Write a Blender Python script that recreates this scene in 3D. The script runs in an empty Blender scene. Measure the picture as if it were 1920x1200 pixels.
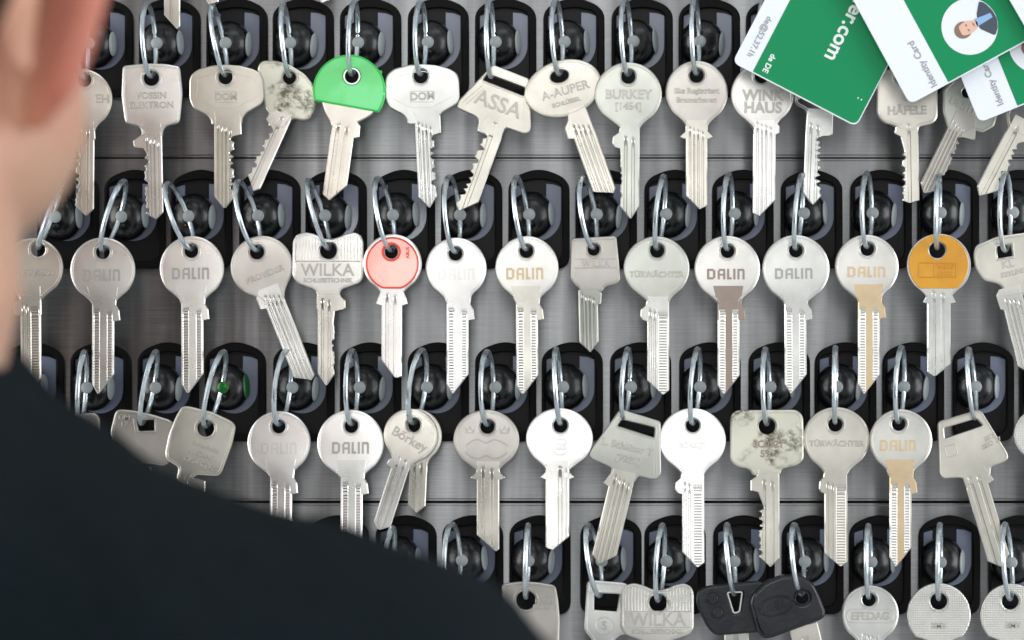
import bpy, bmesh, math, random
from mathutils import Vector, Matrix
random.seed(7)
R = math.radians
# ---------------------------------------------------------------- camera, world, lamps, exposure
S = 0.4/1920.0            # metres per photo pixel on the steel panel
DP = 6720.0               # camera distance in photo pixels (1.4 m)
sc = bpy.context.scene
cam = bpy.data.objects.new('camera', bpy.data.cameras.new('camera'))
sc.collection.objects.link(cam); sc.camera = cam
cam.location = (0, -DP*S, 0); cam.rotation_euler = (R(90), 0, 0)
cam.data.lens = 36*DP*S/0.4; cam.data.sensor_width = 36
cam.data.clip_start = 0.02; cam.data.clip_end = 50
cam.data.dof.use_dof = True; cam.data.dof.focus_distance = (DP-105)*S; cam.data.dof.aperture_fstop = 8.5
w = bpy.data.worlds.new('World'); sc.world = w; w.use_nodes = True
nt = w.node_tree; bg = nt.nodes['Background']
tc = nt.nodes.new('ShaderNodeTexCoord'); ns = nt.nodes.new('ShaderNodeTexNoise'); rp = nt.nodes.new('ShaderNodeValToRGB')
ns.inputs['Scale'].default_value = 3.6; ns.inputs['Detail'].default_value = 2.0
rp.color_ramp.elements[0].position = .40; rp.color_ramp.elements[0].color = (.37,.38,.40,1)
rp.color_ramp.elements[1].position = .62; rp.color_ramp.elements[1].color = (.92,.92,.90,1)
nt.links.new(tc.outputs['Generated'], ns.inputs['Vector']); nt.links.new(ns.outputs['Fac'], rp.inputs['Fac'])
nt.links.new(rp.outputs['Color'], bg.inputs['Color']); bg.inputs['Strength'].default_value = 0.75
def area(name, loc, target, size, power, col=(1,1,1)):
    l = bpy.data.lights.new(name, 'AREA'); l.shape = 'RECTANGLE'; l.size, l.size_y = size; l.energy = power; l.color = col
    o = bpy.data.objects.new(name, l); sc.collection.objects.link(o); o.location = loc
    o.rotation_euler = (Vector(target)-Vector(loc)).to_track_quat('-Z', 'Y').to_euler()
area('main_soft_light', (-0.10, -1.75, 0.48), (0,0,0), (.95,.6), 3.6, (1,.99,.97))  # large soft main lamp above and behind the camera
area('flash_light', (-0.10, -1.58, 0.03), (0,0,0), (.12,.12), 0.5)
area('left_side_light', (-1.0, -0.45, 0.15), (0,0,0), (.5,.9), 6.5, (1,.98,.95))  # unseen lamp, added so key edges and grooves catch light
area('right_side_light', (1.0, -0.45, 0.0), (0,0,0), (.5,.9), 6.5, (.96,.98,1))  # added counterpart, brightens the right-hand bevels
area('ceiling_light', (0.5, -0.9, 1.3), (0,0,0), (1.4,.5), 3.0, (.93,.97,1))
sc.view_settings.view_transform = 'Standard'; sc.view_settings.look = 'None'; sc.view_settings.exposure = 0.28; sc.view_settings.gamma = 1.0

# ---------------------------------------------------------------- helpers
COL = sc.collection
def at(px, py, d=0.0):
    k = S*(DP-d)/DP
    return Vector(((px-960)*k, -d*S, (600-py)*k))
FLAT = Matrix(((1,0,0,0),(0,0,-1,0),(0,1,0,0),(0,0,0,1)))   # flat drawing plane -> standing up, +Z towards the viewer
KS = S*(DP-120)/DP
def tag(o, label=None, cat=None, group=None, kind=None):
    if label: o['label'] = label
    if cat: o['category'] = cat
    if group: o['group'] = group
    if kind: o['kind'] = kind
    return o
def empty(name, mat):
    o = bpy.data.objects.new(name, None); COL.objects.link(o); o.matrix_world = mat; o.empty_display_size = .01
    return o
def link(name, bm, mats, parent=None, scale=None, smooth=False, angle=None):
    me = bpy.data.meshes.new(name)
    if scale: bmesh.ops.scale(bm, vec=(scale,)*3, verts=bm.verts)
    bm.to_mesh(me); bm.free()
    for m in (mats if isinstance(mats, (list, tuple)) else [mats]): me.materials.append(m)
    o = bpy.data.objects.new(name, me); COL.objects.link(o)
    if parent: o.parent = parent
    if angle: me.shade_flat(); me.set_sharp_from_angle(angle=angle) if False else None
    if smooth:
        me.shade_smooth()
        try: me.set_sharp_from_angle(angle=R(32))
        except Exception: pass
        if name in ('bow','plastic_cap','socket','collar','case','card_body','button'):
            for p in me.polygons:
                if abs(p.normal.z) > .995: p.use_smooth = False
    return o
def from_curve(cu):
    o = bpy.data.objects.new('t', cu); COL.objects.link(o)
    bpy.context.view_layer.update()
    dg = bpy.context.evaluated_depsgraph_get()
    me = bpy.data.meshes.new_from_object(o.evaluated_get(dg))
    COL.objects.unlink(o); bpy.data.objects.remove(o); bpy.data.curves.remove(cu)
    return me
def absorb(bm, me, mat=None, mi=0):
    if mat: me.transform(mat)
    n = len(bm.faces)
    bm.from_mesh(me); bm.faces.ensure_lookup_table()
    for f in bm.faces[n:]: f.material_index = mi
    bpy.data.meshes.remove(me)
def plate(bm, loops, thick, bev=1.4, z=0.0, mi=0, br=1):
    """2D loops (outer, holes...) extruded to +-thick/2, bevelled edges"""
    cu = bpy.data.curves.new('c', 'CURVE'); cu.dimensions = '2D'; cu.fill_mode = 'BOTH'
    for lp in loops:
        sp = cu.splines.new('POLY'); sp.points.add(len(lp)-1); sp.use_cyclic_u = True
        for p, q in zip(sp.points, lp): p.co = (q[0], q[1], 0, 1)
    cu.extrude = thick/2-bev; cu.bevel_depth = bev; cu.bevel_resolution = br; cu.offset = -bev
    absorb(bm, from_curve(cu), Matrix.Translation((0,0,z)), mi)
def wire(bm, pts, rad, cyclic=True, mi=0, res=1, flat=1.0):
    cu = bpy.data.curves.new('c', 'CURVE'); cu.dimensions = '3D'
    sp = cu.splines.new('POLY'); sp.points.add(len(pts)-1); sp.use_cyclic_u = cyclic
    for p, q in zip(sp.points, pts): p.co = (q[0], q[1], q[2], 1)
    cu.bevel_depth = rad; cu.bevel_resolution = res; cu.use_fill_caps = True
    absorb(bm, from_curve(cu), None, mi)
def text(bm, s, x, y, size, z, ang=0, h=.5, bold=0.0, mi=0, align='CENTER', sx=1.0):
    cu = bpy.data.curves.new('c', 'FONT'); cu.body = s; cu.size = size; cu.align_x = align; cu.align_y = 'CENTER'
    cu.extrude = h*.6; cu.bevel_depth = .4; cu.bevel_resolution = 0; cu.offset = bold*.8-.15; cu.resolution_u = 3
    absorb(bm, from_curve(cu), Matrix.Translation((x,y,z)) @ Matrix.Rotation(R(ang),4,'Z') @ Matrix.Diagonal((sx,1,1,1)), mi)
def box(bm, x0,x1,y0,y1,z0,z1, mi=0, bev=0):
    g = bmesh.ops.create_cube(bm, size=1)
    for v in g['verts']: v.co = Vector(((x0+x1)/2+v.co.x*(x1-x0), (y0+y1)/2+v.co.y*(y1-y0), (z0+z1)/2+v.co.z*(z1-z0)))
    fs = set(f for v in g['verts'] for f in v.link_faces)
    for f in fs: f.material_index = mi
    if bev:
        bmesh.ops.bevel(bm, geom=list(set(e for v in g['verts'] for e in v.link_edges)), offset=bev, segments=3, affect='EDGES')
def circle(cx, cy, rx, ry=None, n=48, a0=0, rot=0, a1=None):
    ry = ry or rx; c, s = math.cos(R(rot)), math.sin(R(rot)); out = []
    a1 = a0+360 if a1 is None else a1; full = abs(a1-a0-360) < .01
    for i in range(n):
        t = R(a0+(a1-a0)*i/(n if full else n-1)); X, Y = rx*math.cos(t), ry*math.sin(t)
        out.append((cx+X*c-Y*s, cy+X*s+Y*c))
    return out
def roundp(pts, r, seg=4):
    """polygon with rounded corners"""
    out = []; n = len(pts)
    for i in range(n):
        p = Vector(pts[i][:2]); a = Vector(pts[i-1][:2]); b = Vector(pts[(i+1)%n][:2]); rr = pts[i][2] if len(pts[i]) > 2 else r
        da, db = (a-p), (b-p); la = min(rr, da.length*.45); lb = min(rr, db.length*.45)
        p0 = p+da.normalized()*la; p1 = p+db.normalized()*lb
        for k in range(seg+1):
            t = k/seg; out.append(tuple(p0*(1-t)**2+p*2*t*(1-t)+p1*t*t))
    return out
def inset(lp, k):
    """inset a loop by k along vertex normals"""
    n = len(lp); A = sum(lp[i][0]*lp[(i+1)%n][1]-lp[(i+1)%n][0]*lp[i][1] for i in range(n)); sg = 1 if A > 0 else -1
    out = []
    for i in range(n):
        a = Vector(lp[i-1]); b = Vector(lp[(i+1)%n]); d = (b-a)
        if d.length < 1e-6: continue
        d.normalize(); out.append((lp[i][0]-sg*d.y*k, lp[i][1]+sg*d.x*k))
    return out

# ---------------------------------------------------------------- materials
def mat(name, base, metal=0, rough=.5, bump=None, spec=None, stain=None, coat=0, trans=0, emit=None, aniso=0, grain=None):
    m = bpy.data.materials.new(name); m.use_nodes = True; t = m.node_tree; b = t.nodes['Principled BSDF']
    b.inputs['Base Color'].default_value = (*base, 1); b.inputs['Metallic'].default_value = metal; b.inputs['Roughness'].default_value = rough
    if spec is not None: b.inputs['Specular IOR Level'].default_value = spec
    b.inputs['Coat Weight'].default_value = coat; b.inputs['Transmission Weight'].default_value = trans
    if emit: b.inputs['Emission Color'].default_value = (*emit[0], 1); b.inputs['Emission Strength'].default_value = emit[1]
    co = t.nodes.new('ShaderNodeTexCoord')
    def noise(scale, detail=3, vec=None):
        n = t.nodes.new('ShaderNodeTexNoise'); n.inputs['Scale'].default_value = scale; n.inputs['Detail'].default_value = detail
        if vec:
            mp = t.nodes.new('ShaderNodeMapping'); mp.inputs['Scale'].default_value = vec
            t.links.new(co.outputs['Object'], mp.inputs['Vector']); t.links.new(mp.outputs['Vector'], n.inputs['Vector'])
        else: t.links.new(co.outputs['Object'], n.inputs['Vector'])
        return n.outputs['Fac']
    def mapr(src, a, b_, lo=.35, hi=.65):
        n = t.nodes.new('ShaderNodeMapRange'); t.links.new(src, n.inputs['Value'])
        for k, v in zip(('From Min','From Max','To Min','To Max'), (lo, hi, a, b_)): n.inputs[k].default_value = v
        return n.outputs['Result']
    if stain and len(stain) > 4:
        mx = t.nodes.new('ShaderNodeMix'); mx.data_type = 'RGBA'; ml = t.nodes.new('ShaderNodeMath'); ml.operation = 'MULTIPLY'
        t.links.new(mapr(noise(stain[0], 6), 0, 1, stain[2], stain[3]), ml.inputs[0]); t.links.new(mapr(noise(stain[4], 2), 0, 1, .47, .60), ml.inputs[1])
        t.links.new(ml.outputs[0], mx.inputs['Factor'])
        mx.inputs[6].default_value = (*base, 1); mx.inputs[7].default_value = (*stain[1], 1); t.links.new(mx.outputs[2], b.inputs['Base Color'])
    elif stain:   # (scale, colour, lo, hi)
        mx = t.nodes.new('ShaderNodeMix'); mx.data_type = 'RGBA'
        t.links.new(mapr(noise(stain[0], 6), 0, 1, stain[2], stain[3]), mx.inputs['Factor'])
        mx.inputs[6].default_value = (*base, 1); mx.inputs[7].default_value = (*stain[1], 1)
        t.links.new(mx.outputs[2], b.inputs['Base Color'])
    if grain:   # (rough variation, scale)
        t.links.new(mapr(noise(grain[1], 0), rough-grain[0], rough+grain[0]), b.inputs['Roughness'])
    if bump:    # (strength, distance, scale, stretch)
        bp = t.nodes.new('ShaderNodeBump'); bp.inputs['Strength'].default_value = bump[0]; bp.inputs['Distance'].default_value = bump[1]
        t.links.new(noise(bump[2], 4 if bump[2] > 100 else 0, bump[3] if len(bump) > 3 else None), bp.inputs['Height']); t.links.new(bp.outputs['Normal'], b.inputs['Normal'])
    return m
NB = (.6, .0020, 42)
def nickel(name, base, rough=.3, metal=.82, st=None):
    return mat(name, base, metal, rough, bump=NB, grain=(.045, 60), stain=st or (190, tuple(c*.84 for c in base), .25, .85))
M = {
 'nick': nickel('nickel', (.68,.675,.645)),
 'cool': nickel('nickel_cool', (.66,.67,.65)),
 'warm': nickel('nickel_warm', (.68,.655,.595)),
 'beige': nickel('nickel_beige', (.64,.625,.56), .33),
 'olive': nickel('nickel_olive', (.53,.545,.50), .33),
 'dark': nickel('nickel_dull', (.54,.52,.485), .32),
 'grim': nickel('nickel_speckled', (.58,.58,.50), .34, .7, (520, (.13,.125,.09), .40, .62, 75)),  # dark speckles over nickel; a stain on the square key
 'bright': nickel('nickel_bright', (.76,.755,.745), .30),
 'brass': nickel('worn_brass', (.66,.52,.33), .4, .6),
 'brown': nickel('brown_stain', (.33,.27,.235), .45, .5),
 'stamp': nickel('stamped_letters', (.50,.49,.45), .4, .75),
 'gletter': nickel('grey_letter', (.40,.40,.38), .45, .5),
 'green': mat('green_cap', (.10,.62,.17), 0, .33, coat=.2, stain=(60,(.15,.70,.25),.45,.6)),
 'green2': mat('green_cap_edge', (.005,.50,.06), 0, .35),
 'red': mat('red_cap', (.95,.42,.36), .3, .3, coat=.4, stain=(70,(.95,.50,.44),.4,.6)),
 'redrim': mat('red_rim', (.72,.06,.03), 0, .25),
 'yellow': mat('amber_cap', (.62,.29,.008), .0, .22, coat=.6, stain=(90,(.52,.22,.006),.45,.75)),
 'amber2': mat('amber_dark', (.55,.26,.01), 0, .35),
 'ring': mat('zinc_ring', (.58,.66,.71), .88, .3, grain=(.06,300)),
 'black': mat('black_plastic', (.0025,.0025,.003), 0, .5, bump=(.15,.0001,600), spec=.12),
 'ball': mat('glossy_black', (.0035,.004,.005), 0, .24, spec=.5, grain=(.05,70)),
 'collar_sheen': mat('collar_reflection', (.15,.18,.26), 0, .32, coat=.3),  # blue-grey of reflected light painted onto the black collar
 'inner': mat('inner_black', (.0045,.0045,.006), 0, .4, spec=.2),
 'window': mat('light_guide', (.29,.33,.345), 0, .4, spec=.5),
 'lit': mat('light_guide_lit', (.005,.12,.018), 0, .25, emit=((.0,.42,.03), .03), stain=(260,(.0,.09,.01),.45,.6)),
 'litside': mat('light_guide_side', (.012,.09,.03), 0, .3),
 'fob': mat('key_plastic', (.006,.008,.012), 0, .30, bump=(.5,.0002,500), spec=.5, grain=(.1,150)),
 'card': mat('card_white', (.74,.79,.85), 0, .32, coat=.2),
 'cgreen': mat('card_green', (.0,.235,.085), 0, .45, spec=.25),
 'cwhite': mat('card_print_white', (.74,.80,.80), 0, .4),
 'cgrey': mat('card_print_grey', (.30,.34,.36), 0, .5),
 'skinp': mat('photo_skin', (.72,.45,.36), 0, .5), 'hairp': mat('photo_hair', (.22,.15,.10), 0, .6),
 'suitp': mat('photo_suit', (.05,.07,.10), 0, .6), 'shirtp': mat('photo_shirt', (.25,.42,.70), 0, .5),
 'suit': mat('suit_cloth', (.0052,.0095,.012), 0, .95, bump=(.9,.0008,700), spec=.08, stain=(500,(.008,.013,.017),.45,.6)),
 'hair': mat('hair', (.075,.055,.042), 0, .7, bump=(1,.002,400)),
}
# knurled nickel
def knurl():
    m = nickel('knurled_nickel', (.64,.64,.61), .32); t = m.node_tree
    co = [n for n in t.nodes if n.type == 'TEX_COORD'][0]; sp = t.nodes.new('ShaderNodeSeparateXYZ'); t.links.new(co.outputs['Object'], sp.inputs[0])
    def mth(op, a, b=None):
        n = t.nodes.new('ShaderNodeMath'); n.operation = op
        for i, v in enumerate((a, b)):
            if v is None: continue
            if isinstance(v, (int, float)): n.inputs[i].default_value = v
            else: t.links.new(v, n.inputs[i])
        return n.outputs[0]
    k = 2*math.pi/(6.5*S)
    a = mth('SINE', mth('MULTIPLY', mth('ADD', sp.outputs[0], sp.outputs[1]), k)); b = mth('SINE', mth('MULTIPLY', mth('SUBTRACT', sp.outputs[0], sp.outputs[1]), k))
    bp = t.nodes.new('ShaderNodeBump'); bp.inputs['Strength'].default_value = .35; bp.inputs['Distance'].default_value = .00015
    t.links.new(mth('MULTIPLY', a, b), bp.inputs['Height']); t.links.new(bp.outputs['Normal'], t.nodes['Principled BSDF'].inputs['Normal'])
    return m
M['knurl'] = knurl()
def steel():
    m = bpy.data.materials.new('brushed_steel'); m.use_nodes = True; t = m.node_tree; b = t.nodes['Principled BSDF']
    b.inputs['Metallic'].default_value = 1.0
    co = t.nodes.new('ShaderNodeTexCoord')
    def nz(vec, scale, det):
        mp = t.nodes.new('ShaderNodeMapping'); mp.inputs['Scale'].default_value = vec; n = t.nodes.new('ShaderNodeTexNoise')
        n.inputs['Scale'].default_value = scale; n.inputs['Detail'].default_value = det
        t.links.new(co.outputs['Object'], mp.inputs['Vector']); t.links.new(mp.outputs['Vector'], n.inputs['Vector']); return n.outputs['Fac']
    def mapr(src, lo, hi, a, b_):
        n = t.nodes.new('ShaderNodeMapRange'); t.links.new(src, n.inputs['Value'])
        for k, v in zip(('From Min','From Max','To Min','To Max'), (lo, hi, a, b_)): n.inputs[k].default_value = v
        return n.outputs['Result']
    brush = nz((40, 1, 2600), 1.2, 3)
    cr = t.nodes.new('ShaderNodeMix'); cr.data_type = 'RGBA'; t.links.new(mapr(brush, .3, .7, 0, 1), cr.inputs['Factor'])
    cr.inputs[6].default_value = (.26,.268,.278,1); cr.inputs[7].default_value = (.37,.375,.38,1)
    ml = t.nodes.new('ShaderNodeMix'); ml.data_type = 'RGBA'; ml.blend_type = 'MULTIPLY'; ml.inputs['Factor'].default_value = 1
    wv = t.nodes.new('ShaderNodeCombineColor'); wq = mapr(nz((95, 1, 4), 1.0, 3), .33, .67, .70, 1.38)  # vertical bands painted into the base colour as smeared key reflections
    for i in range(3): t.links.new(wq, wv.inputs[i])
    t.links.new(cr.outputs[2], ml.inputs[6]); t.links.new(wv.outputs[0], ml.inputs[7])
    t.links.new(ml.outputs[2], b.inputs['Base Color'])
    t.links.new(mapr(brush, .3, .7, .34, .42), b.inputs['Roughness'])
    b.inputs['Anisotropic'].default_value = 1.0; b.inputs['Anisotropic Rotation'].default_value = 0.0
    tn = t.nodes.new('ShaderNodeCombineXYZ'); tn.inputs[2].default_value = 1.0
    t.links.new(tn.outputs[0], b.inputs['Tangent'])
    bp = t.nodes.new('ShaderNodeBump'); bp.inputs['Strength'].default_value = .1; bp.inputs['Distance'].default_value = .0001
    bq = t.nodes.new('ShaderNodeBump'); bq.inputs['Strength'].default_value = .35; bq.inputs['Distance'].default_value = .0008
    t.links.new(nz((70, 1, 3), 1.0, 2), bq.inputs['Height']); t.links.new(bq.outputs['Normal'], bp.inputs['Normal'])
    t.links.new(brush, bp.inputs['Height']); t.links.new(bp.outputs['Normal'], b.inputs['Normal'])
    return m
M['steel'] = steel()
def skin():
    m = mat('skin', (.50,.27,.18), 0, .5, bump=(.3,.0006,300), spec=.35); t = m.node_tree; b = t.nodes['Principled BSDF']
    b.inputs['Subsurface Weight'].default_value = .25; b.inputs['Subsurface Radius'].default_value = (.012,.005,.003); b.inputs['Subsurface Scale'].default_value = .6
    at_ = t.nodes.new('ShaderNodeAttribute'); at_.attribute_name = 'tone'
    t.links.new(at_.outputs['Color'], b.inputs['Base Color'])
    return m
M['skin'] = skin()

# ---------------------------------------------------------------- the setting: cabinet back and steel panels with sockets
bm = bmesh.new(); box(bm, -.45,.45,.006,.02,-.32,.32)
tag(link('wall', bm, M['inner']), kind='structure')
PH = []
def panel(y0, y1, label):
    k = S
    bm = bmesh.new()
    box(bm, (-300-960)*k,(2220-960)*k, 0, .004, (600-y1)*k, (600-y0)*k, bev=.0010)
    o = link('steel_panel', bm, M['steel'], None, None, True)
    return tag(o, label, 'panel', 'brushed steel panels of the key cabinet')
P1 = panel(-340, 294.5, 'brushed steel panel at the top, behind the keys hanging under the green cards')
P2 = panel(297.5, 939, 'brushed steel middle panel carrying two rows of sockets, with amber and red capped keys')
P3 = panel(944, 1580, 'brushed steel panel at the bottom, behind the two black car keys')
def socket_proto():
    out = [(2,30,10),(14,14,14),(40,3,20),(59,0,10),(78,3,20),(104,14,14),(116.5,30,10),(117,172,14),(104,186,12),(14,186,12),(1.5,172,14)]
    outer = roundp([(x,-y,r) for x,y,r in out], 10)
    inn = [(9,34,4),(18,25,8),(59,17,20),(94,24,8),(103,34,6),(103,160,8),(92,172,8),(18,172,8),(9,162,8)]
    inner = roundp([(x,-y,r) for x,y,r in inn], 8)
    bm = bmesh.new(); plate(bm, [outer, inner], 15, 2.2, z=7.5, br=2); a = bm
    b = bmesh.new(); plate(b, [inset(outer, 4)], 3, .5, z=2.2)
    U = [(11,-33),(30,-28),(59,-25),(88,-28),(101,-33),(101,-86)]+[(56+45*math.cos(R(t)), -88+46*math.sin(R(t))) for t in range(-8,-180,-9)]+[(11,-86)]
    c = bmesh.new(); plate(c, [U], 2.5, .8, z=5.0)
    d = bmesh.new(); box(d, 28,73,-56,-24,4,7.0, bev=.6)  # dark block standing for the ball's reflection in the collar
    return a, b, c, d
proto = {}
def sockets(par, ys, Ls):
    for y, lst in zip(ys, Ls):
        for L in lst:
            if not proto:
                a, b, c, d = socket_proto()
                sA = link('socket', a, M['black'], None, S, True); sB = link('backplate', b, M['inner'], sA, S)
                sC = link('collar', c, M['collar_sheen'], sA, S, True); sD = link('ball_reflection', d, M['inner'], sA, S)
                proto['s'] = [sA, sB, sC, sD]; o = sA
            else:
                s = proto['s']; o = s[0].copy(); COL.objects.link(o)
                for q in s[1:]:
                    c = q.copy(); COL.objects.link(c); c.parent = o
            o.parent = par
            o.matrix_world = Matrix.Translation(at(L, y, 0)) @ FLAT
DOT = {1:[165,292,419,544,671,799,926,1055,1184,1311,1438,1566,1693,1821,1948], 2:[100,226,352,481,606,735,862,989,1116,1246,1374,1504,1635,1762,1896],
       3:[35,162,289,416,545,671,799,926,1052,1181,1312,1443,1568,1696,1828,1955], 4:[738,864,991,1125,1246,1376,1506,1633,1764,1897]}
ROWY = {1:-3, 2:318, 3:641, 4:965}; DOTY = {1:(82,75), 2:(407,398), 3:(727,725), 4:(1048,1055)}
def dtrue(x): return 960+(x-960)*(DP-56)/DP
def doty(r, x): a, b = DOTY[r]; return a+(b-a)*x/1920
sockets(P1, [ROWY[1]], [[dtrue(x)-37.5 for x in DOT[1]]])
sockets(P2, [ROWY[2], ROWY[3]], [[dtrue(x)-37.5 for x in DOT[2]], [dtrue(x)-37.5 for x in DOT[3]]])
sockets(P3, [ROWY[4]], [[dtrue(x)-37.5 for x in [610]+DOT[4]]])

# ---------------------------------------------------------------- key fobs (black balls with light guides)
def fob_proto():
    root = empty('key_fob', Matrix.Identity(4))
    bm = bmesh.new(); bmesh.ops.create_uvsphere(bm, u_segments=56, v_segments=32, radius=1)
    for v in bm.verts:
        x, y, z = v.co; e = 2.08      # slightly boxed ball
        n = (abs(x)**e+abs(y)**e+abs(z)**e)**(1/e); x, y, z = x/n, y/n, z/n
        v.co = (x*41+7, y*44, z*38+16)
    # pockets where the ring passes behind the light guide
    for sy in (17, -17):
        g = bmesh.ops.create_uvsphere(bm, u_segments=10, v_segments=8, radius=1)
        for v in g['verts']: v.co = (v.co.x*7+1, v.co.y*5+sy, v.co.z*3+51)
    link('ball', bm, M['ball'], root, S, True)
    def disc(az, r, name, matn, rx=1):
        b = bmesh.new(); bmesh.ops.create_uvsphere(b, u_segments=24, v_segments=12, radius=1)
        for v in b.verts: v.co = (v.co.x*r*rx, v.co.y*r, v.co.z*4)
        a = R(az); dx, dz = math.sin(a), math.cos(a)
        e = 2.08; n = (abs(dx/41)**e+abs(dz/38)**e)**(-1/e)
        b.transform(Matrix.Translation((7+dx*n*.985,0,16+dz*n*.985)) @ Matrix.Rotation(a,4,'Y'))
        return link(name, b, matn, root, S, True)
    disc(-8, 11.5, 'light_guide', M['window']); disc(66, 23, 'side_light_guide', M['window'], .55)
    return root
def copy_tree(o):
    c = o.copy(); COL.objects.link(c)
    for ch in o.children:
        d = ch.copy(); COL.objects.link(d); d.parent = c
    return c
FOB = {}
def fob(row, x, label, lit=False):
    o = FOB.setdefault('p', None)
    if o is None: o = FOB['p'] = fob_proto()
    else: o = copy_tree(FOB['p'])
    y = doty(row, x)
    k = (DP-56)/DP
    rr = random.Random(int(x*7+row)); o.matrix_world = Matrix.Translation(at(960+(x-960)*k, 600+(y-600)*k, 0)) @ FLAT @ Matrix.Rotation(R(rr.uniform(-5,5)),4,'Z') @ Matrix.Rotation(R(rr.uniform(-2.5,2.5)),4,'Y')
    tag(o, label, 'key fob', 'black key fobs plugged into the sockets')
    if lit:
        for ch in o.children:
            if ch.name.startswith('light_guide') or ch.name.startswith('side'):
                ch.data = ch.data.copy(); ch.data.materials[0] = M['lit'] if ch.name.startswith('light') else M['litside']
                ch['label'] = 'light guide glowing green'
    return o
def ring(row, dx, top, bot, label, key_d=120):
    dy = doty(row, dx)
    rad = math.hypot(bot[0]-top[0], bot[1]-top[1])/2
    rear_d = 47.0; cd = rear_d+rad*.985
    # apparent positions: top and bottom seen at depth cd, rear strand at depth rear_d
    T = at(top[0], top[1]+3, cd); B = at(bot[0], bot[1], cd); C = (T+B)/2; u = (T-B)/2
    my = (top[1]+bot[1])/2
    V = C-at(dx, my, rear_d)
    V -= u*(V.dot(u)/u.length_squared)*.0
    V = V.normalized()*u.length
    pts = []
    n = 56
    for i in range(n):
        t = 2*math.pi*i/n; pts.append(C+u*math.cos(t)+V*math.sin(t))
    bm = bmesh.new(); wire(bm, [(p-C)/S for p in pts], 4.5, True, res=3)
    # the closing seam of the wire: the two ends lie side by side for a short way
    seg = [(C+u*math.cos(t)*1.0+V*math.sin(t)-C)/S+Vector((2.2,0,0)) for t in [2*math.pi*(k/40.0) for k in range(-1,6)]]
    wire(bm, seg, 3.6, False, res=2)
    o = link('key_ring', bm, M['ring'], None, S, True); o.location = C
    return tag(o, label, 'key ring', 'zinc rings joining the keys to their fobs')

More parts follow.
